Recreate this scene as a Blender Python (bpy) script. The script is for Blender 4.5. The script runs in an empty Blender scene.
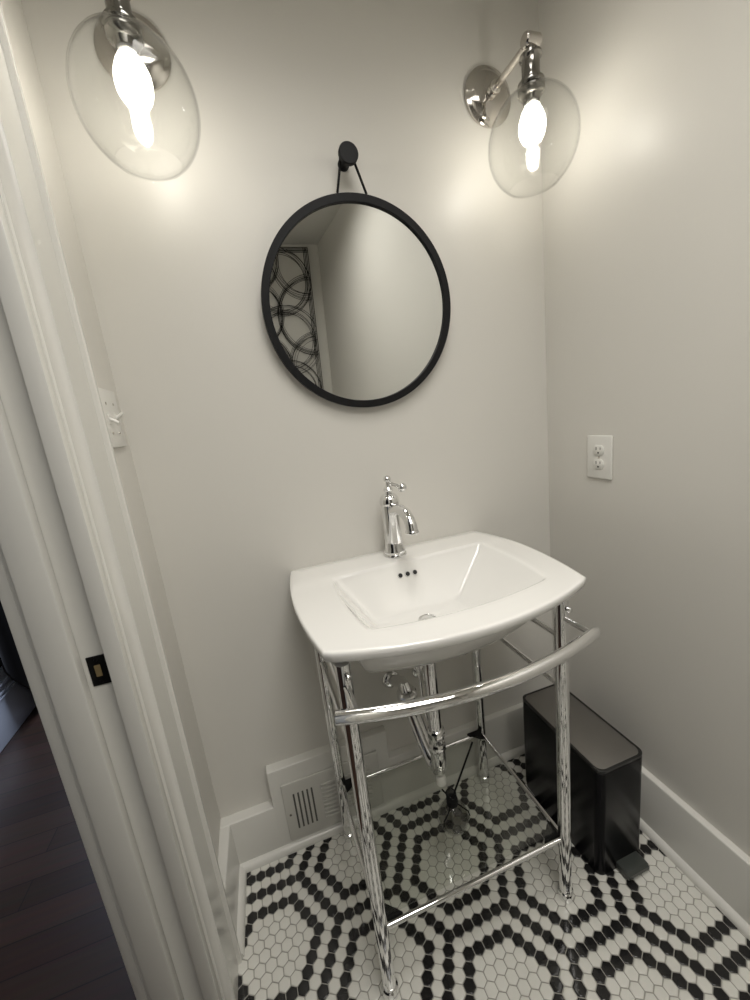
import bpy, bmesh, math, random
from mathutils import Vector, Matrix, Quaternion
random.seed(7)
PI = math.pi
S = bpy.context.scene
COL = S.collection

# ------------------------------------------------------------------ camera
cam_d = bpy.data.cameras.new('camera')
cam = bpy.data.objects.new('camera', cam_d); COL.objects.link(cam)
cam_d.sensor_fit = 'VERTICAL'; cam_d.sensor_height = 24.0
cam_d.lens = 24.0*395.88/1000.0
cam_d.clip_start = 0.01; cam_d.clip_end = 30
RX, RY, RZ = (0.945593, -0.304797, -0.113808), (0.170798, 0.167318, 0.970996), (-0.276914, -0.937605, 0.210273)
cam.matrix_world = Matrix(((RX[0], RY[0], RZ[0], 0.26526), (RX[1], RY[1], RZ[1], -1.06706), (RX[2], RY[2], RZ[2], 1.26058), (0, 0, 0, 1)))
S.camera = cam

# ------------------------------------------------------------------ world, exposure, hall daylight
w = bpy.data.worlds.new('world'); S.world = w; w.use_nodes = True
w.node_tree.nodes['Background'].inputs[0].default_value = (0.5, 0.55, 0.65, 1)
w.node_tree.nodes['Background'].inputs[1].default_value = 0.0
S.view_settings.view_transform = 'Standard'
S.view_settings.look = 'None'
S.view_settings.gamma = 1
S.view_settings.use_curve_mapping = False
S.view_settings.exposure = 0.0
BULB = 86.0
def area(name, loc, rot, size, size_y, power, color):
    l = bpy.data.lights.new(name, 'AREA'); l.shape = 'RECTANGLE'; l.size = size; l.size_y = size_y
    l.energy = power; l.color = color
    o = bpy.data.objects.new(name, l); COL.objects.link(o); o.location = loc; o.rotation_euler = rot
    return o
area('hall_daylight', (-0.55, 1.95, 1.2), (math.radians(-80), 0, 0), 0.6, 1.2, 30.0, (0.70, 0.80, 1.0))
fill = area('room_fill', (0.52, -1.50, 2.455), (0, 0, 0), 0.8, 0.8, 16.0, (1.0, 0.972, 0.925)); fill.data.spread = math.radians(160)  # unseen fill light added to brighten the whole room
fill = area('sink_fill', (0.56, -0.74, 2.455), (0, 0, 0), 0.45, 0.45, 4.6, (1.0, 0.972, 0.925)); fill.data.spread = math.radians(112)  # second added fill, out of view above the sink

# ------------------------------------------------------------------ materials
def mat(name, col, rough=0.5, metal=0.0, spec=0.5, coat=0.0, noise=None, bump=None):
    m = bpy.data.materials.new(name); m.use_nodes = True
    nt = m.node_tree; b = nt.nodes['Principled BSDF']
    b.inputs['Base Color'].default_value = (*col, 1); b.inputs['Roughness'].default_value = rough
    b.inputs['Metallic'].default_value = metal; b.inputs['Specular IOR Level'].default_value = spec
    b.inputs['Coat Weight'].default_value = coat; b.inputs['Coat Roughness'].default_value = 0.05
    if noise:
        sc, c2 = noise
        tc = nt.nodes.new('ShaderNodeTexCoord'); n = nt.nodes.new('ShaderNodeTexNoise'); n.inputs['Scale'].default_value = sc
        n.inputs['Detail'].default_value = 4
        mx = nt.nodes.new('ShaderNodeMix'); mx.data_type = 'RGBA'
        mx.inputs[6].default_value = (*col, 1); mx.inputs[7].default_value = (*c2, 1)
        nt.links.new(tc.outputs['Object'], n.inputs['Vector']); nt.links.new(n.outputs['Fac'], mx.inputs[0])
        nt.links.new(mx.outputs[2], b.inputs['Base Color'])
    if bump:
        sc, st = bump
        tc = nt.nodes.new('ShaderNodeTexCoord'); n = nt.nodes.new('ShaderNodeTexNoise'); n.inputs['Scale'].default_value = sc
        bp = nt.nodes.new('ShaderNodeBump'); bp.inputs['Strength'].default_value = st; bp.inputs['Distance'].default_value = 0.002
        nt.links.new(tc.outputs['Object'], n.inputs['Vector']); nt.links.new(n.outputs['Fac'], bp.inputs['Height'])
        nt.links.new(bp.outputs['Normal'], b.inputs['Normal'])
    return m
def clear_glass(name, tint, rough=0.0, ior=1.45, base=0.0):
    m = bpy.data.materials.new(name); m.use_nodes = True
    nt = m.node_tree; nt.nodes.clear()
    out = nt.nodes.new('ShaderNodeOutputMaterial'); mx = nt.nodes.new('ShaderNodeMixShader')
    tr = nt.nodes.new('ShaderNodeBsdfTransparent'); gl = nt.nodes.new('ShaderNodeBsdfGlossy')
    # Schlick reflectance from |N.I|, the same from either side of the thin glass
    f0 = ((ior-1)/(ior+1))**2 + base
    ge = nt.nodes.new('ShaderNodeNewGeometry'); dt = nt.nodes.new('ShaderNodeVectorMath'); dt.operation = 'DOT_PRODUCT'
    nt.links.new(ge.outputs['Normal'], dt.inputs[0]); nt.links.new(ge.outputs['Incoming'], dt.inputs[1])
    def mth(op, a, b2=None):
        q = nt.nodes.new('ShaderNodeMath'); q.operation = op
        for i, v in enumerate((a, b2)):
            if v is None: continue
            if isinstance(v, float): q.inputs[i].default_value = v
            else: nt.links.new(v, q.inputs[i])
        return q.outputs[0]
    k_ = mth('POWER', mth('SUBTRACT', 1.0, mth('ABSOLUTE', dt.outputs['Value'])), 5.0)
    fac = mth('ADD', mth('MULTIPLY', k_, 1.0-f0), f0)
    tr.inputs['Color'].default_value = (*tint, 1); gl.inputs['Roughness'].default_value = rough
    nt.links.new(fac, mx.inputs[0])
    nt.links.new(tr.outputs[0], mx.inputs[1]); nt.links.new(gl.outputs[0], mx.inputs[2]); nt.links.new(mx.outputs[0], out.inputs[0])
    return m
def emis(name, col, strength):
    m = bpy.data.materials.new(name); m.use_nodes = True
    nt = m.node_tree; nt.nodes.clear()
    out = nt.nodes.new('ShaderNodeOutputMaterial'); e = nt.nodes.new('ShaderNodeEmission')
    e.inputs[0].default_value = (*col, 1); e.inputs[1].default_value = strength
    nt.links.new(e.outputs[0], out.inputs[0]); return m

M_WALL = mat('wall_paint', (0.66, 0.642, 0.597), 0.42, bump=(180, 0.05))
M_CEIL = mat('ceiling_paint', (0.66, 0.65, 0.61), 0.8)
M_TRIM = mat('trim_paint', (0.66, 0.65, 0.61), 0.22, bump=(60, 0.03))
M_WHITE = mat('white_plastic', (0.74, 0.73, 0.69), 0.3)
M_CERAMIC = mat('white_ceramic', (0.80, 0.79, 0.76), 0.06, coat=0.6)
M_CHROME = mat('chrome', (0.80, 0.80, 0.80), 0.05, 1.0)
M_NICKEL = mat('polished_nickel', (0.66, 0.63, 0.59), 0.09, 1.0)
M_SLOT = mat('vent_gap', (0.10, 0.098, 0.09), 0.8)
M_GUN = mat('dark_polished_nickel', (0.30, 0.29, 0.27), 0.12, 1.0)
M_BLACK = mat('black_painted_wood', (0.006, 0.006, 0.007), 0.5, spec=0.25)
M_BLACKM = mat('black_metal', (0.010, 0.010, 0.010), 0.25)
M_CORD = mat('black_leather', (0.006, 0.006, 0.006), 0.7, spec=0.2)
M_MIRROR = mat('mirror_silver', (0.78, 0.79, 0.77), 0.0, 1.0)
M_DARK = mat('dark_void', (0.006, 0.006, 0.006), 0.6)
M_CAN = mat('glossy_black_steel', (0.005, 0.005, 0.006), 0.26, spec=0.11)
M_LID = mat('dark_brushed_lid', (0.20, 0.19, 0.175), 0.35, 0.7)
M_PEDAL = mat('dark_grey_plastic', (0.05, 0.055, 0.05), 0.3)
M_TILE_W = mat('white_porcelain_tile', (0.60, 0.59, 0.54), 0.16, noise=(9, (0.68, 0.67, 0.62)))
M_TILE_B = mat('black_porcelain_tile', (0.009, 0.009, 0.010), 0.14, noise=(14, (0.02, 0.019, 0.018)))
M_GROUT = mat('grey_grout', (0.30, 0.29, 0.26), 0.85)
M_GLOBE = clear_glass('clear_glass_shade', (0.988, 0.99, 0.986), 0.0, 1.30)
M_BULBG = clear_glass('bulb_glass', (0.99, 0.98, 0.96), 0.0, 1.4)
_nt = M_BULBG.node_tree; _o = _nt.nodes['Material Output']; _m = _o.inputs[0].links[0].from_socket
_t = _nt.nodes.new('ShaderNodeBsdfTranslucent'); _t.inputs[0].default_value = (0.95, 0.94, 0.90, 1)
_x = _nt.nodes.new('ShaderNodeMixShader'); _x.inputs[0].default_value = 0.16
_nt.links.new(_m, _x.inputs[1]); _nt.links.new(_t.outputs[0], _x.inputs[2]); _nt.links.new(_x.outputs[0], _o.inputs[0])
M_SHELF = clear_glass('shelf_glass', (0.95, 0.96, 0.94), 0.0, 1.5, 0.01)
M_SHELFE = mat('glass_edge', (0.03, 0.05, 0.045), 0.1)
M_BOTTLE = clear_glass('bottle_glass', (0.992, 0.992, 0.988), 0.0, 1.5)
M_OIL = clear_glass('diffuser_oil', (0.97, 0.97, 0.93), 0.0, 1.33)
M_GLOW = emis('filament_glow', (1.0, 0.955, 0.87), BULB)
M_STRIKE = mat('blackened_metal', (0.008, 0.008, 0.008), 0.35, 0.5)
M_BRASS = mat('raw_wood_pocket', (0.20, 0.15, 0.07), 0.6)
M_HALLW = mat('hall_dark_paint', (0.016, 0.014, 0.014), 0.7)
M_HALLB = mat('hall_trim_paint', (0.62, 0.66, 0.74), 0.35)
M_SHEET = mat('dark_matte', (0.012, 0.010, 0.010), 0.9)
M_WIRE = mat('black_wire', (0.010, 0.010, 0.010), 0.4)
M_PVC = mat('white_pvc', (0.72, 0.72, 0.66), 0.35)
M_OLDWHITE = mat('register_enamel', (0.58, 0.57, 0.53), 0.3)

# dark wood planks of the hall
M_WOOD = bpy.data.materials.new('dark_wood_planks'); M_WOOD.use_nodes = True
nt = M_WOOD.node_tree; b = nt.nodes['Principled BSDF']
tc = nt.nodes.new('ShaderNodeTexCoord'); br = nt.nodes.new('ShaderNodeTexBrick')
br.inputs['Scale'].default_value = 1.0; br.inputs['Brick Width'].default_value = 1.1; br.inputs['Row Height'].default_value = 0.085
br.inputs['Mortar Size'].default_value = 0.0015
br.inputs['Color1'].default_value = (0.048, 0.025, 0.017, 1); br.inputs['Color2'].default_value = (0.080, 0.043, 0.029, 1)
br.inputs['Mortar'].default_value = (0.012, 0.008, 0.007, 1)
mp = nt.nodes.new('ShaderNodeMapping'); mp.inputs['Scale'].default_value = (2.5, 45, 1)
n = nt.nodes.new('ShaderNodeTexNoise'); n.inputs['Scale'].default_value = 1.5; n.inputs['Detail'].default_value = 6
mx = nt.nodes.new('ShaderNodeMix'); mx.data_type = 'RGBA'; mx.blend_type = 'MULTIPLY'; mx.inputs[0].default_value = 0.6
nt.links.new(tc.outputs['Object'], br.inputs['Vector']); nt.links.new(tc.outputs['Object'], mp.inputs[0]); nt.links.new(mp.outputs[0], n.inputs['Vector'])
nt.links.new(br.outputs['Color'], mx.inputs[6]); nt.links.new(n.outputs['Color'], mx.inputs[7]); nt.links.new(mx.outputs[2], b.inputs['Base Color'])
b.inputs['Roughness'].default_value = 0.35

# ------------------------------------------------------------------ mesh helpers
class MB:
    """collects shapes and links them as ONE mesh object"""
    def __init__(s): s.bm = bmesh.new(); s.mi = 0
    def box(s, lo, hi, bev=0.0, seg=2, rot=None, mi=0):
        c = [(lo[i]+hi[i])/2 for i in range(3)]; d = [abs(hi[i]-lo[i]) for i in range(3)]
        t = bmesh.new(); bmesh.ops.create_cube(t, size=1.0)
        bmesh.ops.scale(t, vec=d, verts=t.verts)
        if bev: bmesh.ops.bevel(t, geom=t.edges[:], offset=bev, segments=seg, affect='EDGES', profile=0.5)
        if rot is not None: bmesh.ops.transform(t, matrix=rot, verts=t.verts)
        bmesh.ops.translate(t, vec=c, verts=t.verts)
        s.merge(t, mi); return s
    def merge(s, t, mi=0):
        for f in t.faces: f.material_index = mi
        me = bpy.data.meshes.new('t'); t.to_mesh(me); t.free(); s.bm.from_mesh(me); bpy.data.meshes.remove(me)
    def loops(s, L, closed=True, cap0=False, cap1=False, mi=0):
        t = bmesh.new(); R = [[t.verts.new(p) for p in l] for l in L]
        n = len(L[0])
        for a, b2 in zip(R[:-1], R[1:]):
            for i in range(n if closed else n-1):
                j = (i+1) % n
                try: t.faces.new((a[i], a[j], b2[j], b2[i]))
                except ValueError: pass
        if cap0: t.faces.new(R[0][::-1])
        if cap1: t.faces.new(R[-1])
        bmesh.ops.remove_doubles(t, verts=t.verts, dist=1e-7)
        bmesh.ops.recalc_face_normals(t, faces=t.faces)
        s.merge(t, mi); return s
    def lathe(s, prof, o=(0, 0, 0), axis=(0, 0, 1), n=32, mi=0):
        """prof: list of (radius, height along axis)"""
        q = Vector((0, 0, 1)).rotation_difference(Vector(axis).normalized()); O = Vector(o)
        L = [[O + q @ Vector((max(r, 1e-5)*math.cos(2*PI*i/n), max(r, 1e-5)*math.sin(2*PI*i/n), h)) for i in range(n)] for r, h in prof]
        return s.loops(L, mi=mi)
    def tube(s, path, r, n=16, closed=False, caps=True, mi=0, flat=1.0):
        P = [Vector(p) for p in path]; N = len(P)
        rr = r if isinstance(r, (list, tuple)) else [r]*N
        T = []
        for i in range(N):
            if closed: d = P[(i+1) % N]-P[i-1]
            else: d = P[min(i+1, N-1)]-P[max(i-1, 0)]
            T.append(d.normalized())
        up = Vector((0, 0, 1)) if abs(T[0].z) < 0.9 else Vector((1, 0, 0))
        u = T[0].cross(up).normalized(); L = []
        for i in range(N):
            if i: 
                q = T[i-1].rotation_difference(T[i]); u = q @ u
            u = (u - T[i]*u.dot(T[i])).normalized(); v = T[i].cross(u)
            L.append([P[i]+(u*math.cos(2*PI*k/n)+v*math.sin(2*PI*k/n)*flat)*rr[i] for k in range(n)])
        if closed: L.append(L[0])
        return s.loops(L, cap0=caps and not closed, cap1=caps and not closed, mi=mi)
    def ball(s, c, r, n=20, sc=(1, 1, 1), mi=0):
        t = bmesh.new(); bmesh.ops.create_uvsphere(t, u_segments=n, v_segments=n//2+2, radius=r)
        bmesh.ops.scale(t, vec=sc, verts=t.verts); bmesh.ops.translate(t, vec=c, verts=t.verts); s.merge(t, mi); return s
    def build(s, name, m, parent=None, sharp=38, kind=None, label=None):
        me = bpy.data.meshes.new(name)
        loc = Vector((0, 0, 0))
        if parent is not None: loc = Vector(parent.get('_w', (0, 0, 0)))
        if parent is None and len(s.bm.verts):
            xs = [v.co for v in s.bm.verts]
            loc = Vector(((min(v.x for v in xs)+max(v.x for v in xs))/2, (min(v.y for v in xs)+max(v.y for v in xs))/2, min(v.z for v in xs)))
        bmesh.ops.translate(s.bm, vec=-loc, verts=s.bm.verts)
        s.bm.to_mesh(me); s.bm.free()
        for f in me.polygons: f.use_smooth = True
        me.set_sharp_from_angle(angle=math.radians(sharp))
        for x in (m if isinstance(m, (list, tuple)) else [m]): me.materials.append(x)
        o = bpy.data.objects.new(name, me); COL.objects.link(o)
        if parent is not None:
            o.parent = parent; o['_w'] = tuple(loc)
        else: o.location = loc; o['_w'] = tuple(loc)
        if kind: o['kind'] = kind
        if label: o['label'] = label
        return o
def thing(name, label, cat, loc, group=None):
    o = bpy.data.objects.new(name, None); COL.objects.link(o); o.location = loc; o.empty_display_size = 0.05
    o['_w'] = tuple(loc); o['label'] = label; o['category'] = cat
    if group: o['group'] = group
    return o
def tag(o, label, cat, group=None):
    o['label'] = label; o['category'] = cat
    if group: o['group'] = group
    return o
def struct(name, mb, m, sharp=30): return mb.build(name, m, kind='structure', sharp=sharp)
def extrude(prof, a, b, out, mb=None, mi=0, grow=(0.0, 0.0)):
    """profile points (d, z): d measured along 'out' from the line a-b, z up; extruded from a to b"""
    mb = mb or MB(); out = Vector(out)
    L = [[Vector((p[0], p[1], 0))+out*(d+g if d > 0 else d)+Vector((0, 0, z)) for d, z in prof] for p, g in ((a, grow[0]), (b, grow[1]))]
    return mb.loops(L, cap0=True, cap1=True, mi=mi)
def arc(c, r, a0, a1, n=12):
    return [(c[0]+r*math.cos(a0+(a1-a0)*i/n), c[1]+r*math.sin(a0+(a1-a0)*i/n)) for i in range(n+1)]

XR, YF, ZC = 1.1855, -3.174, 2.471      # right wall, wall behind the camera, ceiling
DY0, DY1, DZ = -1.22, -0.350, 2.10   # doorway in the left wall (between y, up to z)
WT = 0.118                           # left wall thickness
# ------------------------------------------------------------------ room shell
# floor: mosaic of one inch hexagons; pattern = honeycomb of triple black lines
P_ = 0.027; TH = 0.02043; OX, OY = 0.05678, -0.07355
def black(u, r):
    # cube coordinates with r counted towards the camera (u in pitches, half on odd rows)
    def hexd(du, dr): return max(abs(dr), abs(du)+abs(dr)/2)
    best = 99
    du0 = u-2; dr0 = r-8
    i = round(du0/9)
    for ii in (i-1, i, i+1):
        base = 6*(ii % 2)
        j = round((dr0-base)/12)
        for jj in (j-1, j, j+1):
            d = hexd(du0-9*ii, dr0-base-12*jj)
            best = min(best, d)
    return round(best) in (4, 6)
fl = MB(); t = bmesh.new()
ct, st = math.cos(TH), math.sin(TH)
hr = P_/math.sqrt(3)
for r in range(-3, 130):
    for k in range(-6, 50):
        u = k + (0.5 if r % 2 else 0.0)
        lx, ly = u*P_, -r*P_*math.sqrt(3)/2
        x, y = OX+lx*ct-ly*st, OY+lx*st+ly*ct
        if x < 0.004 or x > XR-0.006 or y > -0.004 or y < YF+0.02: continue
        blk = 1 if black(u, r) else 0
        jz = random.uniform(-0.00012, 0.00012)
        rings = []
        for rad, z in ((hr-0.00105, -0.004), (hr-0.00105, -0.0012), (hr-0.0022, -0.0001), (hr-0.0034, 0.0)):
            rings.append([t.verts.new((x+rad*math.cos(TH+PI/6+q*PI/3), y+rad*math.sin(TH+PI/6+q*PI/3), z+jz)) for q in range(6)])
        for a, b2 in zip(rings[:-1], rings[1:]):
            for q in range(6):
                f = t.faces.new((a[q], a[(q+1) % 6], b2[(q+1) % 6], b2[q])); f.material_index = blk
        f = t.faces.new(rings[-1]); f.material_index = blk
me = bpy.data.meshes.new('t'); t.to_mesh(me); t.free(); fl.bm.from_mesh(me); bpy.data.meshes.remove(me)
fl.box((-0.02, YF-0.05, -0.06), (XR+0.05, 0.05, -0.0013), mi=2)
struct('floor', fl, [M_TILE_W, M_TILE_B, M_GROUT], sharp=60)
struct('floor_hall', MB().box((-1.15, -2.6, -0.06), (-0.02, 2.3, 0.0)), M_WOOD)
struct('ceiling', MB().box((-1.15, YF-0.1, ZC), (XR+0.1, 2.3, ZC+0.1)), M_CEIL)
struct('wall_back', MB().box((-0.02, 0.0, -0.05), (XR+0.1, 0.1, ZC)), M_WALL)
struct('wall_right', MB().box((XR, YF, -0.05), (XR+0.1, 0.0, ZC)), M_WALL)
struct('wall_front', MB().box((-0.02, YF-0.1, -0.05), (XR+0.1, YF, ZC)), M_WALL)
wl = MB()
wl.box((-WT, DY1+0.02, -0.05), (0, 0.1, ZC)).box((-WT, YF-0.1, -0.05), (0, DY0-0.02, ZC)).box((-WT, DY0-0.02, DZ+0.02), (0, DY1+0.02, ZC))
struct('wall_left', wl, M_WALL)
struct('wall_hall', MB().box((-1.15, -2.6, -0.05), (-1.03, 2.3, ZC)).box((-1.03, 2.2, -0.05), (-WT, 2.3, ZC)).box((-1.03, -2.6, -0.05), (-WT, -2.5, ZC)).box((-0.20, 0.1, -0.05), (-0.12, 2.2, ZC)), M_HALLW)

# square frames added around the two unseen ceiling fill lights
cf = MB()
for cx_, cy_, h_ in ((0.52, -1.50, 0.40), (0.56, -0.74, 0.225)):
    for a_, b_ in (((-h_-0.03, -h_-0.03), (h_+0.03, -h_)), ((-h_-0.03, h_), (h_+0.03, h_+0.03)), ((-h_-0.03, -h_), (-h_, h_)), ((h_, -h_), (h_+0.03, h_))):
        cf.box((cx_+a_[0], cy_+a_[1], 2.447), (cx_+b_[0], cy_+b_[1], ZC), 0.002, 1)
struct('fill_light_frames', cf, M_WHITE)

# baseboards, with the raised board around the vent and a shoe moulding
BB = 0.178
def bprof(h, t_=0.016): return [(0, 0), (t_, 0), (t_, h-0.006), (t_-0.0015, h-0.0015), (t_-0.004, h), (0, h)]
shoe = [(0.016, 0)] + [(0.016+0.0175*math.cos(a), 0.0195*math.sin(a)) for a in [i*PI/16 for i in range(9)]]
def gr(x): return 0.016*(1-x/XR)+0.001     # the old plaster wall runs slightly out of line with the tiles
bb = extrude(bprof(0.164), (0.0, 0), (0.1505, 0), (0, -1, 0), grow=(gr(0), gr(0.15)))
extrude(bprof(0.285), (0.1505, 0), (0.519, 0), (0, -1, 0), bb, grow=(gr(0.15), gr(0.519))); extrude(bprof(BB), (0.519, 0), (XR, 0), (0, -1, 0), bb, grow=(gr(0.519), gr(XR)))
extrude(shoe, (0.0, 0), (XR, 0), (0, -1, 0), bb, grow=(gr(0), gr(XR)))
struct('baseboard_back', bb, M_TRIM)
bb = extrude(bprof(BB+0.003), (XR, -0.016), (XR, YF), (-1, 0, 0), grow=(0.003, 0.003)); extrude(shoe, (XR, -0.016), (XR, YF), (-1, 0, 0), bb, grow=(0.002, 0.002))
struct('baseboard_right', bb, M_TRIM)
bb = extrude(bprof(0.164), (0, -0.0325), (0, -0.243), (1, 0, 0), grow=(0.012, 0.006)); extrude(shoe, (0, -0.001), (0, -0.243), (1, 0, 0), bb, grow=(0.013, 0.006))
extrude(bprof(BB), (0, DY0-0.12), (0, YF), (1, 0, 0), bb)
struct('baseboard_left', bb, M_TRIM)
struct('baseboard_front', extrude(bprof(BB), (0, YF), (XR, YF), (0, 1, 0)), M_TRIM)
bb = MB().box((-1.03, -2.4, 0), (-1.0, 2.2, 0.30), 0.004).box((-1.0, -2.4, 0.195), (-0.993, 2.2, 0.202), 0.002).box((-1.0, -2.4, 0.215), (-0.992, 2.2, 0.225), 0.003).box((-1.0, -2.4, 0.25), (-0.988, 2.2, 0.262), 0.004)
struct('baseboard_hall', bb, M_HALLB)

# door casing: profile across y (s = distance from the opening), thickness along x
def casing(y0, sgn, x0, sx, z1, mb):
    # cross section in (s, d)
    pr = [(0.0, 0.0), (0.0, 0.0115), (0.003, 0.0135), (0.006, 0.0125)] + [(0.008+0.018*math.sin(a), 0.0128+0.012*(1-math.cos(a))) for a in [i*PI/16 for i in range(9)]]
    pr += [(0.1010, 0.0250), (0.1015, 0.0320), (0.1030, 0.0340), (0.1100, 0.0340), (0.1120, 0.0320), (0.1120, 0.0)]
    L = [[Vector((x0+sx*d, y0+sgn*s, z)) for s, d in pr] for z in (0.0, z1)]
    mb.loops(L, cap0=True, cap1=True)
CY = -0.3545
cs = MB(); casing(CY, 1, 0, 1, DZ+0.10, cs); casing(DY0+DY1-CY, -1, 0, 1, DZ+0.10, cs)
jy = DY1
cs.box((0, DY0-0.0, DZ+0.008), (0.025, DY1, DZ+0.092), 0.003).box((0, DY0, DZ+0.092), (0.034, DY1, DZ+0.104), 0.002)
struct('trim_1', cs, M_TRIM)
# jamb with two stops that leave a slot for the sliding door
jb = MB()
for y0, s in ((DY1, 1), (DY0, -1)):
    jb.box((-WT, y0, 0), (0.0, y0+s*0.020, DZ+0.02))
    ylo, yhi = sorted((y0-s*0.022, y0))
    jb.box((-0.0165, ylo, 0), (0.0095, yhi, DZ), 0.0015).box((-0.103, ylo, 0), (-0.057, yhi, DZ), 0.003)
jb.box((-WT, DY0, DZ), (0, DY1, DZ+0.02))
struct('trim_2', jb, M_TRIM)
cs = MB()
for y0, s in ((DY1, 1), (DY0, -1)):
    ylo, yhi = sorted((y0-s*0.002, y0+s*0.09)); cs.box((-WT-0.018, ylo, 0), (-WT+0.001, yhi, DZ+0.09), 0.004)
cs.box((-WT-0.018, DY0, DZ), (-WT, DY1, DZ+0.09), 0.004)
struct('trim_3', cs, M_TRIM)

# ------------------------------------------------------------------ sink basin
SX = 0.608
def side(f, t0, t1, n): return [f(t0+(t1-t0)*i/n) for i in range(n)]
def smooth_loop(L, rad):
    """rounds corners by averaging over a window measured along the loop"""
    n = len(L); seg = [(L[(i+1) % n]-L[i]).length for i in range(n)]
    out = []
    for i in range(n):
        acc = L[i].copy()*1.0; wsum = 1.0
        for dr_ in (1, -1):
            d = 0; j = i
            while True:
                k = (j+dr_) % n; d += (L[k]-L[j]).length; j = k
                if d > rad: break
                wgt = 1-d/rad; acc += L[j]*wgt; wsum += wgt
        out.append(acc/wsum)
    return out
NS = 40
def outer(inset, z):
    def left(y): return 0.2975+0.45*(y+0.19)**2
    def right(y): return 0.9345-1.0*(y+0.20)**2 if y > -0.2 else 0.9345-0.52*(y+0.20)**2
    def front(x): return -0.500+(0.72 if x < 0.615 else 0.80)*(x-0.615)**2
    yl, yr = front(0.324), front(0.907)
    pts = [Vector((x, -0.001, 0)) for x in side(lambda v: v, left(0), right(0), NS)]
    pts += [Vector((right(y), y, 0)) for y in side(lambda v: v, -0.001, yr, NS)]
    pts += [Vector((x, front(x), 0)) for x in side(lambda v: v, right(yr), left(yl), NS)]
    pts += [Vector((left(y), y, 0)) for y in side(lambda v: v, yl, -0.001, NS)]
    pts = smooth_loop(pts, 0.013)
    c = Vector((SX+0.005, -0.235, 0)); out = []
    for p in pts:
        d = p-c
        hx, hy = 0.315, 0.25
        out.append(Vector((c.x+d.x*(hx-inset)/hx, min(c.y+d.y*(hy-inset)/hy, -0.001), z)))
    return out
def quad(bl, br_, fr, fl_, bow, sidebow, z, rad):
    def cv(a, b2, bowv):
        a, b2 = Vector(a), Vector(b2)
        return [a+(b2-a)*(i/NS)+Vector(bowv)*(4*(i/NS)*(1-i/NS)) for i in range(NS)]
    pts = cv(bl, br_, (0, 0.0)) + cv(br_, fr, (sidebow, 0)) + cv(fr, fl_, (0, -bow)) + cv(fl_, bl, (-sidebow, 0))
    pts = [Vector((p.x, p.y, 0)) for p in pts]
    pts = smooth_loop(pts, rad)
    return [Vector((p.x, p.y, z)) for p in pts]
ZT = 0.868
def ztop(p):  # faucet ledge stands a little proud of the side rims
    s = max(0, min(1, (p.y+0.150)/0.035)); s = s*s*(3-2*s)
    return Vector((p.x, p.y, p.z+0.003*s-0.0015))
op = quad((0.409, -0.128), (0.846, -0.112), (0.836, -0.392), (0.421, -0.402), 0.026, 0.012, ZT-0.0015, 0.018)
L = []
L.append(outer(0.165, 0.722)); L.append(outer(0.135, 0.7265)); L.append(outer(0.108, 0.738)); L.append(outer(0.094, 0.756)); L.append(outer(0.084, 0.785)); L.append(outer(0.076, 0.818)); L.append(outer(0.062, 0.8320)); L.append(outer(0.040, 0.8375))
L.append(outer(0.018, 0.8400)); L.append(outer(0.008, 0.8420)); L.append(outer(0.0030, 0.8460)); L.append(outer(0.0, 0.8570)); L.append(outer(0.0, 0.8635)); L.append(outer(0.0015, 0.8660)); L.append(outer(0.0045, 0.8668))
L.append([ztop(p) for p in outer(0.010, ZT)])
out_in = outer(0.010, ZT)
for f in (0.25, 0.5, 0.75, 0.93):
    L.append([ztop(Vector((a.x+(b2.x-a.x)*f, a.y+(b2.y-a.y)*f, ZT))) for a, b2 in zip(out_in, op)])
L.append([ztop(Vector((p.x, p.y, ZT-0.0008))) for p in op])
fq = quad((0.487, -0.196), (0.716, -0.192), (0.70, -0.345), (0.505, -0.350), 0.012, 0.006, 0.757, 0.02)
prev = op
for f, dz in ((0.03, 0.004), (0.10, 0.016), (0.5, 0.060), (0.86, 0.100), (0.95, 0.1065), (1.0, 0.1095)):
    L.append([Vector((a.x+(b2.x-a.x)*f, a.y+(b2.y-a.y)*f, ZT-0.002-dz)) for a, b2 in zip(op, fq)])
dc = Vector((0.607, -0.243, 0.7535))
for f in (0.5, 0.9):
    L.append([Vector((p.x+(dc.x-p.x)*f, p.y+(dc.y-p.y)*f, 0.757+(dc.z-0.757)*f)) for p in fq])
sink = thing('sink', 'white ceramic rectangular sink with bowed rim, standing on chrome console legs', 'sink', (SX, -0.23, 0.722))
MB().loops(L, cap0=True, cap1=True).build('basin', M_CERAMIC, sink, sharp=70)
dr = MB().lathe([(0.0, 0.0055), (0.014, 0.0050), (0.0165, 0.003), (0.0175, 0.003), (0.021, 0.0045), (0.0235, 0.0035), (0.0245, 0.0), (0.023, -0.004), (0.0, -0.004)], (dc.x, dc.y, 0.7545)).build('drain', M_CHROME, sink, label='round chrome drain')
for i, x in enumerate((0.5845, 0.6055, 0.6265)):
    y = -0.139; z = 0.8385
    ax = Vector((0, -0.85, 0.52)).normalized()
    h = MB().lathe([(0.0, -0.001), (0.0062, -0.001), (0.0062, 0.0008), (0.0, 0.0008)], (x, y, z), ax, 20).build('overflow_hole', M_DARK, sink, label='small black round overflow hole')
    MB().lathe([(0.0060, -0.001), (0.0060, 0.0012), (0.0066, 0.0016), (0.0074, 0.0008), (0.0076, -0.001)], (x, y, z), ax, 20).build('ring', M_CERAMIC, h)

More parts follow.
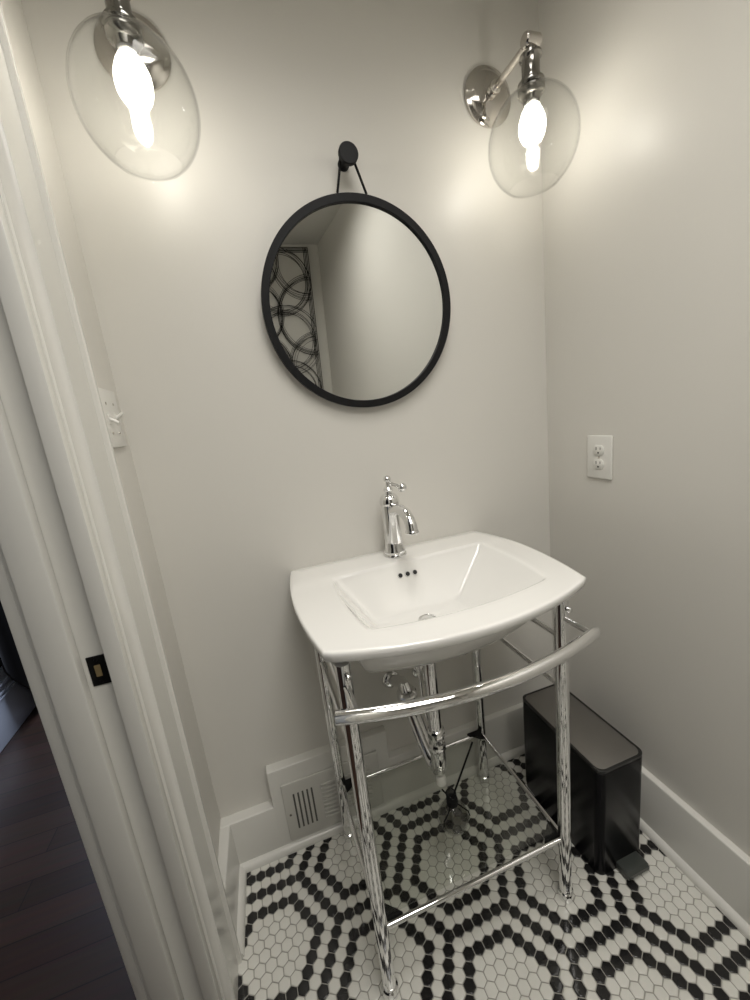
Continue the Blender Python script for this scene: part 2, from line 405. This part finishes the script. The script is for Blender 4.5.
# ------------------------------------------------------------------ faucet
FX, FY = 0.602, -0.064; FZ = ZT+0.0015
fc = thing('faucet', 'chrome single hole faucet with ball tipped lever on the back of the sink', 'faucet', (FX, FY, FZ))
MB().lathe([(0, 0), (0.0325, 0), (0.0330, 0.003), (0.0315, 0.008), (0.0295, 0.010), (0.0300, 0.014), (0.0285, 0.019), (0.0262, 0.024), (0.0245, 0.045), (0.0232, 0.080), (0.0232, 0.110), (0.0245, 0.140), (0.0250, 0.148), (0.0, 0.150)], (FX, FY, FZ), n=40).build('body', M_CHROME, fc)
MB().lathe([(0.0, 0.146), (0.0262, 0.147), (0.0278, 0.151), (0.0278, 0.156), (0.0265, 0.161), (0.0245, 0.167), (0.0200, 0.173), (0.0135, 0.177), (0.0095, 0.179), (0.0085, 0.184), (0.0, 0.186)], (FX, FY, FZ), n=40).build('cap', M_CHROME, fc)
hd = MB().lathe([(0.0, 0.183), (0.0110, 0.182), (0.0135, 0.188), (0.0110, 0.194), (0.0060, 0.198), (0.0052, 0.208), (0.0060, 0.212), (0.0, 0.214)], (FX, FY, FZ), n=28)
hd.ball((FX, FY, FZ+0.217), 0.0102).build('finial', M_CHROME, fc)
lv = MB(); p0 = Vector((FX+0.002, FY, FZ+0.207)); p1 = Vector((FX+0.024, FY-0.026, FZ+0.1965))
lv.tube([p0, p0.lerp(p1, 0.5), p1], [0.0050, 0.0044, 0.0046]); lv.ball(p1+(p1-p0).normalized()*0.008, 0.0125).build('lever', M_CHROME, fc)
sp = []; 
ctrl = [(FY-0.008, 0.128), (FY-0.035, 0.139), (FY-0.062, 0.146), (FY-0.090, 0.146), (FY-0.116, 0.142), (FY-0.133, 0.131), (FY-0.142, 0.118), (FY-0.144, 0.107)]
rad = [0.0155, 0.0150, 0.0145, 0.0143, 0.0142, 0.0142, 0.0143, 0.0147]
MB().tube([(FX+0.001, y, FZ+z) for y, z in ctrl], rad, n=24).build('spout', M_CHROME, fc)
MB().lathe([(0.0, 0.0), (0.0135, 0.0), (0.0160, 0.001), (0.0170, 0.004), (0.0165, 0.008), (0.0148, 0.010), (0, 0.0105)], (FX+0.001, FY-0.144, FZ+0.099), n=28).build('spout_ring', M_CHROME, fc)

# ------------------------------------------------------------------ console stand
LEG = {'fl': (0.356, -0.431), 'fr': (0.838, -0.431), 'bl': (0.352, -0.069), 'br': (0.832, -0.069)}
cn = thing('console_stand', 'chrome four legged console frame carrying the white sink', 'sink stand', (0.597, -0.25, 0))
for k, (x, y) in LEG.items():
    top = 0.8365
    lg = MB().lathe([(0.0, 0.010), (0.0145, 0.010), (0.0150, 0.03), (0.0150, top-0.001), (0.0, top)], (x, y, 0), n=28)
    lg = lg.build('leg', M_CHROME, cn)
    MB().lathe([(0, 0.0005), (0.0180, 0.0005), (0.0190, 0.004), (0.0190, 0.020), (0.0182, 0.024), (0.0155, 0.026), (0.0152, 0.034), (0, 0.034)], (x, y, 0), n=28).build('foot', M_CHROME, lg)
    sc_ = MB().lathe([(0, -0.012), (0.0032, -0.012), (0.0032, 0.001), (0.0058, 0.001), (0.0058, 0.006), (0.004, 0.008), (0, 0.008)], (x+0.004, y-0.016, 0.815 if k[0] == 'f' else 0.78), (0.1, -1, 0), 16)
    sc_.build('screw', M_CHROME, lg)
for xs in ('l', 'r'):
    xf, xb = LEG['f'+xs], LEG['b'+xs]
    for z in (0.742, 0.617):
        MB().tube([(xf[0], xf[1], z), (xb[0], xb[1], z)], 0.0062).build('side_rail', M_CHROME, cn)
SZ = 0.190
for a, b2 in (('fl', 'fr'), ('bl', 'br'), ('fl', 'bl'), ('fr', 'br')):
    A, B = LEG[a], LEG[b2]
    MB().tube([(A[0], A[1], SZ), (B[0], B[1], SZ)], 0.0062).build('shelf_rail', M_CHROME, cn)
for k, (x, y) in LEG.items():
    sx = 1 if k[1] == 'l' else -1; sy = 1 if k[0] == 'f' else -1
    a = Vector((x+sx*0.009, y+sy*0.009, 0)); L2 = []
    tri = [a, a+Vector((sx*0.044, 0, 0)), a+Vector((sx*0.012, sy*0.030, 0)), a+Vector((0, sy*0.036, 0))]
    dz = 0.0 if k[0] == 'f' else 0.0150; dy = 0.0 if k[0] == 'f' else 0.008
    L2 = [[Vector((p.x, p.y+dy, z+dz)) for p in tri] for z in (SZ-0.004, SZ+0.004)]
    MB().loops(L2, cap0=True, cap1=True).build('corner_clip', M_CORD, cn, label='black triangular glass clip')
bar = []
for i in range(49):
    x = 0.583+(-1+2*i/48)*0.261
    bar.append((x, -0.561+0.66*(x-0.583)**2, 0.799))
MB().tube(bar, [0.0116]*48+[0.0100], n=24).build('towel_bar', M_CHROME, cn)
for x in (LEG['fl'][0], LEG['fr'][0]):
    MB().tube([(x, -0.431, 0.792), (x, -0.526, 0.795)], 0.0065).build('bar_bracket', M_CHROME, cn)
# glass shelf lying on the clips
gs = MB().box((0.370, -0.417, SZ+0.0045), (0.822, -0.083, SZ+0.0105), 0.0008, 1).build('glass_shelf', M_SHELF)
tag(gs, 'clear glass shelf lying low between the four chrome legs', 'glass shelf')

# ------------------------------------------------------------------ plumbing
tp = thing('drain_trap', 'chrome drain pipe and curved trap under the sink', 'drain trap', (0.602, -0.235, 0.26))
TX, TY = 0.603, -0.236
MB().tube([(TX, TY, 0.7225), (TX, TY, 0.40)], 0.0165, n=24).build('tailpiece', M_CHROME, tp)
MB().lathe([(0, 0.0), (0.021, 0), (0.023, 0.004), (0.023, 0.018), (0.020, 0.024), (0.020, 0.040), (0.023, 0.044), (0.024, 0.060), (0.021, 0.066), (0.0, 0.068)], (TX, TY, 0.372), n=10).build('slip_nut', M_CHROME, tp, sharp=20)
j = []
ex, ey = 0.577, -0.105
B = [Vector((TX, TY, 0.35)), Vector((TX+0.008, TY, 0.262)), Vector((0.606, -0.175, 0.262)), Vector((0.576, -0.109, 0.452))]
for i in range(25):
    q = i/24; j.append(B[0]*(1-q)**3+B[1]*3*q*(1-q)**2+B[2]*3*q*q*(1-q)+B[3]*q**3)
MB().tube([(TX, TY, 0.385)]+j, [0.0205]*12+[0.0225]*14, n=24).build('bend', M_CHROME, tp)
MB().lathe([(0, 0.0), (0.0260, 0.0), (0.0300, 0.005), (0.0300, 0.022), (0.0270, 0.028), (0.020, 0.032), (0, 0.034)], (0.576, -0.110, 0.446), (-0.10, -0.15, 1), n=12).build('slip_nut', M_CHROME, tp, sharp=20)
MB().tube([(0.573, -0.114, 0.472), (0.572, -0.106, 0.485), (0.570, -0.088, 0.487), (0.567, -0.055, 0.468), (0.5630, 0.0, 0.440)], 0.0165, n=20).build('trap_arm', M_CHROME, tp)
MB().lathe([(0, 0), (0.030, 0.0), (0.029, 0.004), (0.024, 0.010), (0.018, 0.014), (0.0, 0.014)], (0.563, -0.0005, 0.440), (0, -1, 0)).build('wall_flange', M_CHROME, tp)
MB().lathe([(0, 0), (0.010, 0.001), (0.0135, 0.005), (0.0135, 0.022), (0.010, 0.032), (0, 0.032)], (TX+0.006, TY+0.010, 0.244)).build('cleanout_plug', M_PVC, tp, label='small white plug at the bottom of the bend')
MB().tube([(0.585, -0.205, 0.7225), (0.584, -0.203, 0.64), (0.586, -0.206, 0.50), (0.590, -0.215, 0.45)], 0.0035, n=10).build('pull_rod', M_CHROME, tp)
def valve(x, z, label):
    v = thing('shutoff_valve', label, 'valve', (x, 0, z), 'shutoff valves on the wall under the sink')
    MB().lathe([(0, 0), (0.024, 0), (0.023, 0.004), (0.012, 0.009), (0.008, 0.010), (0, 0.010)], (x, -0.0005, z), (0, -1, 0)).build('wall_flange', M_CHROME, v)
    MB().tube([(x, -0.005, z), (x, -0.055, z)], 0.0075).tube([(x, -0.047, z-0.004), (x, -0.047, z+0.028)], 0.008).build('valve_body', M_CHROME, v)
    MB().lathe([(0, 0), (0.009, 0), (0.014, 0.004), (0.014, 0.012), (0.010, 0.016), (0, 0.016)], (x, -0.055, z), (0, -1, 0), 12).build('handle', M_CHROME, v)
    MB().tube([(x, -0.047, z+0.026), (x, -0.050, z+0.08), (x*0.7+FX*0.3, -0.060, z+0.17), (FX+(x-FX)*0.15, -0.066, 0.7215)], 0.0035, n=10).build('supply_hose', M_CHROME, v)
valve(0.660, 0.440, 'small chrome shutoff valve on the wall, right of the drain pipe')

# ------------------------------------------------------------------ reed diffuser on the shelf
DX, DY_, DZ_ = 0.601, -0.306, SZ+0.0107
df = thing('reed_diffuser', 'round clear glass bottle with black neck and black sticks on glass shelf', 'diffuser bottle', (DX, DY_, DZ_))
prof = [(0, 0.0), (0.030, 0.0005), (0.038, 0.006), (0.0435, 0.020), (0.0450, 0.034), (0.0425, 0.050), (0.034, 0.064), (0.022, 0.073), (0.0155, 0.078), (0.0145, 0.096)]
inn = [(0.0128, 0.096), (0.0138, 0.078), (0.0205, 0.071), (0.0325, 0.062), (0.0405, 0.049), (0.043, 0.034), (0.0415, 0.020), (0.036, 0.008), (0, 0.004)]
KS = 0.86
prof = [(r*KS, z*KS) for r, z in prof]; inn = [(r*KS, z*KS) for r, z in inn]
MB().lathe(prof+inn, (DX, DY_, DZ_)).build('bottle', M_BOTTLE, df)
MB().lathe([(r*KS, z*KS) for r, z in [(0, 0.0045), (0.034, 0.0075), (0.0405, 0.020), (0.042, 0.034), (0.0395, 0.048), (0.0, 0.048)]], (DX, DY_, DZ_)).build('oil', M_OIL, df)
MB().lathe([(r, z-0.014) for r, z in [(0.0130, 0.082), (0.0145, 0.083), (0.0150, 0.088), (0.0145, 0.098), (0.0125, 0.100), (0.006, 0.100), (0.006, 0.096), (0.0130, 0.096), (0.0130, 0.082)]], (DX, DY_, DZ_), n=24).build('neck_collar', M_CORD, df, label='black collar around the neck')
MB().tube([(DX+0.0125*math.cos(a), DY_+0.003+0.011*math.sin(a), DZ_+0.094+0.007*math.sin(a)) for a in [2*PI*i/20 for i in range(20)]], 0.0016, n=8, closed=True).build('cord_loop', M_CORD, df)
for s in (-1, 1):
    MB().tube([(DX+s*0.012, DY_-0.008, DZ_+0.070), (DX+s*0.020, DY_-0.016, DZ_+0.064), (DX+s*0.034, DY_-0.018, DZ_+0.048), (DX+s*0.0375, DY_-0.018, DZ_+0.032)], 0.0017, n=8).build('cord_strap', M_CORD, df)
MB().tube([(DX-0.002, DY_, DZ_+0.078), (DX+0.106, DY_+0.068, DZ_+0.153)], 0.0027, n=8).build('reed', M_CORD, df)
MB().tube([(DX+0.001, DY_, DZ_+0.078), (DX-0.022, DY_+0.006, DZ_+0.116)], 0.0021, n=8).build('reed', M_CORD, df)

# ------------------------------------------------------------------ trash can
def rrect(x0, x1, y0, y1, r, z, n=8):
    pts = []
    for cx, cy, a0 in ((x1-r, y1-r, 0), (x0+r, y1-r, PI/2), (x0+r, y0+r, PI), (x1-r, y0+r, 3*PI/2)):
        for i in range(n+1):
            a = a0+PI/2*i/n; pts.append(Vector((cx+r*math.cos(a), cy+r*math.sin(a), z)))
    return pts
tx0, tx1, ty0, ty1, tz = 0.945, 1.095, -0.434, -0.129, 0.336
tc_ = thing('trash_can', 'slim black pedal trash can standing on the tile in the right corner', 'trash can', ((tx0+tx1)/2, (ty0+ty1)/2, 0))
def rr(i, z, r=0.020): return rrect(tx0+i, tx1-i, ty0+i, ty1-i, r, z)
MB().loops([rr(0.004, 0.0), rr(0.0015, 0.001), rr(0.0015, 0.016), rr(0.0, 0.018), rr(0, tz-0.010), rr(0.001, tz-0.009)], cap0=True, cap1=True).build('body', M_CAN, tc_)
ld = MB().loops([rr(0.0, tz-0.008), rr(0.0, tz-0.001), rr(0.0015, tz), rr(0.0055, tz), rr(0.0065, tz-0.002)], cap0=True, cap1=False).build('lid', M_BLACKM, tc_)
MB().loops([rr(0.0062, tz-0.0078, 0.016), rr(0.0062, tz-0.0015, 0.016), rr(0.0072, tz-0.0010, 0.015)], cap0=True, cap1=True).build('lid_panel', M_LID, ld, label='dark brushed metal panel')
pcx = 1.037
pd = []
for y, zt_, zb in ((-0.430, 0.028, 0.008), (-0.455, 0.032, 0.010), (-0.466, 0.031, 0.011), (-0.472, 0.024, 0.014)):
    pd.append([Vector((pcx-0.035, y, zb)), Vector((pcx+0.035, y, zb)), Vector((pcx+0.035, y, zt_-0.003)), Vector((pcx+0.031, y, zt_)), Vector((pcx-0.031, y, zt_)), Vector((pcx-0.035, y, zt_-0.003))])
MB().loops(pd, cap0=True, cap1=True).build('pedal', M_PEDAL, tc_, label='dark grey foot pedal')

# ------------------------------------------------------------------ round mirror and its peg
MX, MZ, MR = 0.59916, 1.53576, 0.2512
mr = thing('round_mirror', 'round wall mirror in a black frame hung from a peg by a strap', 'mirror', (MX, 0, MZ-MR))
MR = 0.2482; MZ = 1.5295
TILT = 0.0637
axm = Vector((0, -math.cos(TILT), -math.sin(TILT))); om = Vector((MX-0.0012, -0.0166, MZ))
ring = [(MR, 0.0), (MR, 0.0195), (MR-0.001, 0.0205), (MR-0.0175, 0.0205), (MR-0.0185, 0.0195), (MR-0.0185, 0.0120), (MR-0.0270, 0.0120), (MR-0.0270, 0.0), (MR, 0.0)]
MB().lathe(ring, om, axm, 128).build('frame', M_BLACK, mr)
MB().lathe([(0, 0.0135), (MR-0.019, 0.0135), (MR-0.019, 0.0123), (0, 0.0123)], om, axm, 128).build('mirror_glass', M_MIRROR, mr)
HZ = 1.8595
st_ = MB()
pa = [(0.5650, -0.040, 1.7805), (0.5800, -0.038, 1.840)]
pc = [(0.6370, -0.040, 1.7795), (0.6170, -0.038, 1.842)]
top = [(MX-0.0005+0.0165*math.cos(a), -0.038, HZ+0.0145*math.sin(a)) for a in [PI-0.35-(PI-0.7)*i/10 for i in range(11)]]
st_.tube([pa[0], pa[1]]+top+[pc[1], pc[0]], 0.0030, n=10)
st_.build('strap', M_CORD, mr)
pg = thing('wall_peg', 'round black wall peg above the round mirror, holding its strap', 'wall hook', (MX, 0, HZ))
MB().lathe([(0, 0.0), (0.014, 0.0), (0.014, 0.004), (0.0105, 0.006), (0.0105, 0.047), (0, 0.047)], (MX, -0.0005, HZ), (0, -1, 0)).build('stem', M_BLACK, pg)
MB().lathe([(0, 0.046), (0.0215, 0.046), (0.0235, 0.048), (0.0235, 0.056), (0.0215, 0.058), (0, 0.058)], (MX-0.001, -0.0005, HZ-0.005), (0, -1, 0), 40).build('knob', M_BLACK, pg)

# ------------------------------------------------------------------ sconces
GY = -0.1718
def sconce(gx, px, label):
    s = thing('wall_sconce', label, 'wall lamp', (px, 0, 2.04), 'wall lamps either side of the mirror')
    PZ = 2.036
    MB().lathe([(0, 0.0005), (0.0680, 0.0005), (0.0690, 0.003), (0.0690, 0.007), (0.0670, 0.009), (0.0590, 0.0105), (0.0570, 0.012), (0.0500, 0.0165), (0.0350, 0.0215), (0.0200, 0.024), (0.0, 0.025)], (px, 0, PZ), (0, -1, 0), 56).build('backplate', M_NICKEL, s)
    MB().lathe([(0, 0.020), (0.0135, 0.021), (0.0150, 0.026), (0.0130, 0.031), (0.0155, 0.036), (0.0155, 0.042), (0.0115, 0.048), (0, 0.049)], (px, 0, PZ), (0, -1, 0), 28).build('hub', M_NICKEL, s)
    KZ = 2.031
    a = Vector((px, -0.040, PZ-0.001)); b2 = Vector((gx, GY, KZ))
    MB().tube([a, a.lerp(b2, 0.5), b2], 0.0080, n=18).build('arm', M_NICKEL, s)
    MB().lathe([(0, -0.0195), (0.0125, -0.0195), (0.0150, -0.0165), (0.0150, 0.0165), (0.0125, 0.0195), (0, 0.0195)], (gx+0.003, GY, KZ), (1, 0, 0), 28).build('knuckle', M_NICKEL, s)
    MB().lathe([(0, 2.024), (0.0095, 2.024), (0.0090, 2.013), (0.0125, 2.010), (0.0165, 2.007), (0.0240, 2.004), (0.0245, 1.999), (0.0205, 1.996), (0.0195, 1.993), (0.0195, 1.966), (0.0210, 1.962), (0.0210, 1.956), (0.0285, 1.953), (0.0295, 1.950), (0.0295, 1.946), (0.0270, 1.943), (0, 1.943)], (gx, GY, 0), n=36).build('socket', M_GUN, s)
    MB().lathe([(0, 1.9425), (0.0250, 1.9425), (0.0290, 1.939), (0.0290, 1.932), (0.0260, 1.928), (0.0200, 1.925), (0.0180, 1.914), (0.0165, 1.914), (0.0165, 1.920), (0, 1.921)], (gx, GY, 0), n=32).build('shade_holder', M_GUN, s)
    zc, rh, rv = 1.8352, 0.1005, 0.1064
    o_, i_ = [], []
    a0, a1 = math.asin(0.0245/rh), math.acos((1.746-zc)/rv)
    for k in range(41):
        a_ = a0+(a1-a0)*k/40
        o_.append((rh*math.sin(a_), zc+rv*math.cos(a_))); i_.append(((rh-0.0022)*math.sin(a_), zc+(rv-0.0022)*math.cos(a_)))
    rim = [(o_[-1][0]-0.0004, o_[-1][1]-0.0014), (i_[-1][0]+0.0002, i_[-1][1]-0.0014)]
    MB().lathe(o_+rim+i_[::-1]+[o_[0]], (gx, GY, 0), n=72).build('glass_shade', M_GLOBE, s, sharp=60)
    bl = MB().lathe([(0.0145, 1.916), (0.0160, 1.908), (0.0230, 1.896), (0.0290, 1.880), (0.0305, 1.866), (0.0285, 1.851), (0.0225, 1.839), (0.0125, 1.832), (0.0, 1.830)], (gx, GY, 0), n=32).build('bulb', M_BULBG, s)
    MB().lathe([(0, 1.922), (0.0125, 1.922), (0.0130, 1.905), (0.0115, 1.902), (0, 1.902)], (gx, GY, 0), n=24).build('bulb_base', M_NICKEL, bl)
    MB().lathe([(0, 1.899), (0.0070, 1.896), (0.0125, 1.885), (0.0145, 1.868), (0.0125, 1.852), (0.0075, 1.842), (0, 1.840)], (gx, GY, 0), n=16).build('filament', M_GLOW, bl, label='glowing filament')
    return s
sconce(0.183, 0.179, 'polished nickel wall lamp with clear glass globe, left one, beside the door trim')
sconce(1.0126, 1.015, 'polished nickel wall lamp with clear glass globe, right one, by the room corner')

# ------------------------------------------------------------------ outlet, switches, vent, strike plate
def frame_to(o_, out, mb):
    """moves a plate built in the XZ plane facing -Y onto a wall: origin o_, facing 'out'"""
    ang = {(0, -1): 0, (-1, 0): -PI/2, (1, 0): PI/2}[out]
    bmesh.ops.transform(mb.bm, matrix=Matrix.Translation(o_) @ Matrix.Rotation(ang, 4, 'Z'), verts=mb.bm.verts); return mb
OC = Vector((XR, -0.204, 1.0735))
ot = thing('power_outlet', 'white double power outlet on the right wall', 'power outlet', OC)
frame_to(OC, (-1, 0), MB().box((-0.0405, -0.006, -0.0600), (0.0405, -0.0003, 0.0600), 0.0022, 3)).build('plate', M_WHITE, ot)
for dz in (0.0195, -0.0195):
    fc_ = MB()
    pts = []
    for i in range(40):
        a = 2*PI*i/40; r = 0.0172
        pts.append(Vector((r*math.cos(a), 0, max(-0.0140, min(0.0140, r*math.sin(a))))))
    fc_.loops([[p+Vector((0, -0.0055, dz)) for p in pts], [p+Vector((0, -0.0080, dz)) for p in pts], [p*0.95+Vector((0, -0.0085, dz)) for p in pts]], cap0=True, cap1=True)
    rc = frame_to(OC, (-1, 0), fc_).build('receptacle', M_WHITE, ot)
    sl = MB().box((-0.0078, -0.0088, dz+0.0005), (-0.0056, -0.0070, dz+0.0090)).box((0.0056, -0.0088, dz+0.0015), (0.0074, -0.0070, dz+0.0085))
    sl.lathe([(0, 0), (0.0026, 0), (0.0026, 0.0018), (0, 0.0018)], (0, -0.0070, dz-0.0068), (0, -1, 0), 12)
    frame_to(OC, (-1, 0), sl).build('slots', M_DARK, rc, label='dark plug slots')
frame_to(OC, (-1, 0), MB().lathe([(0, 0), (0.0034, 0), (0.0030, 0.0012), (0, 0.0014)], (0, -0.0060, 0), (0, -1, 0), 16)).build('screw', M_NICKEL, ot)
SC = Vector((0.0, -0.0975, 1.314))
sw = thing('light_switch', 'white double toggle switch plate on the left wall', 'light switch', SC)
frame_to(SC, (1, 0), MB().box((-0.0560, -0.006, -0.0595), (0.0560, -0.0003, 0.0595), 0.0022, 3)).build('plate', M_WHITE, sw)
for dx, up in ((-0.023, -1), (0.023, 1)):
    tg = MB().box((dx-0.0052, -0.0075, -0.012), (dx+0.0052, -0.005, 0.012), 0.0006, 1)
    tg.tube([(dx, -0.004, 0), (dx, -0.012, up*0.005), (dx, -0.021, up*0.011)], [0.0042, 0.0038, 0.0034], n=10)
    frame_to(SC, (1, 0), tg).build('toggle', M_WHITE, sw)
    for dz in (0.030, -0.030):
        frame_to(SC, (1, 0), MB().lathe([(0, 0), (0.0030, 0), (0.0028, 0.0010), (0, 0.0012)], (dx, -0.006, dz), (0, -1, 0), 14)).build('screw', M_NICKEL, sw)

VC = Vector((0.330, -0.0292, 0.132))
vt = thing('vent_register', 'off-white metal floor vent set in the raised baseboard', 'air vent', VC)
W2, H2 = 0.150, 0.100
frame_to(VC, (0, -1), MB().box((-W2, -0.007, -H2), (W2, 0, H2), 0.003, 3)).build('face_plate', M_OLDWHITE, vt)
for i in range(5):
    x = -0.118+i*0.0135
    frame_to(VC, (0, -1), MB().box((x-0.0026, -0.0078, -0.066), (x+0.0026, -0.0062, 0.060), 0.0006, 1)).build('slot', M_SLOT, vt, label='grey vertical slot')
for i in range(9):
    z = 0.058-i*0.0150
    lv = MB().box((-0.036, -0.0125, z-0.0032), (0.118, -0.0060, z+0.0032), 0.0012, 2)
    frame_to(VC, (0, -1), lv).build('louver', M_OLDWHITE, vt)
frame_to(VC, (0, -1), MB().lathe([(0, 0), (0.004, 0), (0.0036, 0.0015), (0, 0.0018)], (-0.136, -0.007, -0.008), (0, -1, 0), 14)).build('screw', M_NICKEL, vt)

sk = thing('strike_plate', 'small black strike plate in the white door jamb', 'strike plate', (-0.037, DY1, 0.8965))
MB().box((-0.0512, DY1-0.0022, 0.8695), (-0.0240, DY1-0.0002, 0.9235), 0.0006, 1).build('plate', M_STRIKE, sk)
MB().box((-0.0425, DY1-0.0028, 0.886), (-0.0335, DY1-0.0015, 0.907), 0.0004, 1).build('latch_pocket', M_BRASS, sk, label='pale wood showing in the latch hole')
for z in (0.8765, 0.9165):
    MB().lathe([(0, 0), (0.0030, 0), (0.0026, 0.0008), (0, 0.0010)], (-0.0376, DY1-0.0022, z), (0, -1, 0), 14).build('screw', M_STRIKE, sk)

# ------------------------------------------------------------------ wire wall art, seen in the mirror
AY = YF+0.030
AX1, AZ1 = 1.084, 2.440
AX0, AZ0 = 0.20, 1.00
wa = thing('wire_wall_art', 'black wire wall panel of overlapping circles, seen in the mirror', 'wall art', ((AX0+AX1)/2, YF, AZ0))
fr_ = MB()
for k, off in enumerate((0.0, 0.014, 0.026, 0.040)):
    for (a, b2) in (((AX0+off, AZ0), (AX0+off*0.9, AZ1)), ((AX1-off, AZ0), (AX1-off*1.05, AZ1)), ((AX0, AZ0+off), (AX1, AZ0+off)), ((AX0, AZ1-off), (AX1, AZ1-off*0.95))):
        fr_.tube([(a[0], AY+0.004*(k % 2), a[1]), (b2[0], AY+0.004*(k % 2), b2[1])], 0.0030, n=6)
fr_.build('frame', M_WIRE, wa)
rng = random.Random(3)
circ = [(0.80, 2.15, 0.26), (1.04, 2.32, 0.28), (1.07, 1.86, 0.32), (0.80, 1.65, 0.28), (1.08, 1.42, 0.27), (0.78, 1.18, 0.27), (0.52, 2.36, 0.27), (0.50, 1.90, 0.28), (0.52, 1.44, 0.27), (0.27, 2.12, 0.26), (0.27, 1.66, 0.26), (0.27, 1.20, 0.25)]
def clip_arc(cx, cz, r):
    seg, cur = [], []
    for i in range(73):
        a = 2*PI*i/72; x, z = cx+r*math.cos(a), cz+r*math.sin(a)
        if AX0 <= x <= AX1 and AZ0 <= z <= AZ1: cur.append((x, z))
        else:
            if len(cur) > 2: seg.append(cur)
            cur = []
    if len(cur) > 2: seg.append(cur)
    return seg
for (cx, cz, r) in circ:
    rg = MB()
    for k in range(7):
        c2 = (cx+rng.uniform(-0.016, 0.016), cz+rng.uniform(-0.016, 0.016), r+rng.uniform(-0.034, 0.034))
        for sg in clip_arc(*c2): rg.tube([(x, AY+0.003*(k % 3), z) for x, z in sg], 0.0019, n=5)
    rg.build('wire_ring', M_WIRE, wa)
for x in (AX0+0.02, AX1-0.02):
    for z in (AZ0+0.02, AZ1-0.02):
        MB().tube([(x, YF+0.0005, z), (x, AY, z)], 0.004, n=8).build('standoff', M_WIRE, wa)

# ------------------------------------------------------------------ hall: dark folded sheet, slanted below, in front of the white baseboard
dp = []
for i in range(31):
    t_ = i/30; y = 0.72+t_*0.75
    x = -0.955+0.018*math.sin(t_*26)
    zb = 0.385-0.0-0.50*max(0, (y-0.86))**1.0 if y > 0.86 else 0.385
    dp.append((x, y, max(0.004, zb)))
SHEET = True
if SHEET:
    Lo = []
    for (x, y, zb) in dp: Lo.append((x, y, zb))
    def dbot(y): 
        # the lower edge falls from knee height down to the floor
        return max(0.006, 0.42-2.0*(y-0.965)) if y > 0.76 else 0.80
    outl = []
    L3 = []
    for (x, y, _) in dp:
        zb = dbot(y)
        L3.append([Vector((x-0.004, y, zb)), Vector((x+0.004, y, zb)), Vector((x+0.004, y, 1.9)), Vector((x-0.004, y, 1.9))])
    tag(MB().loops(L3, cap0=True, cap1=True).build('dark_sheet', M_SHEET), 'dark folded sheet in the hall beyond the door', 'dark_sheet')
for o in S.objects:
    if '_w' in o: del o['_w']
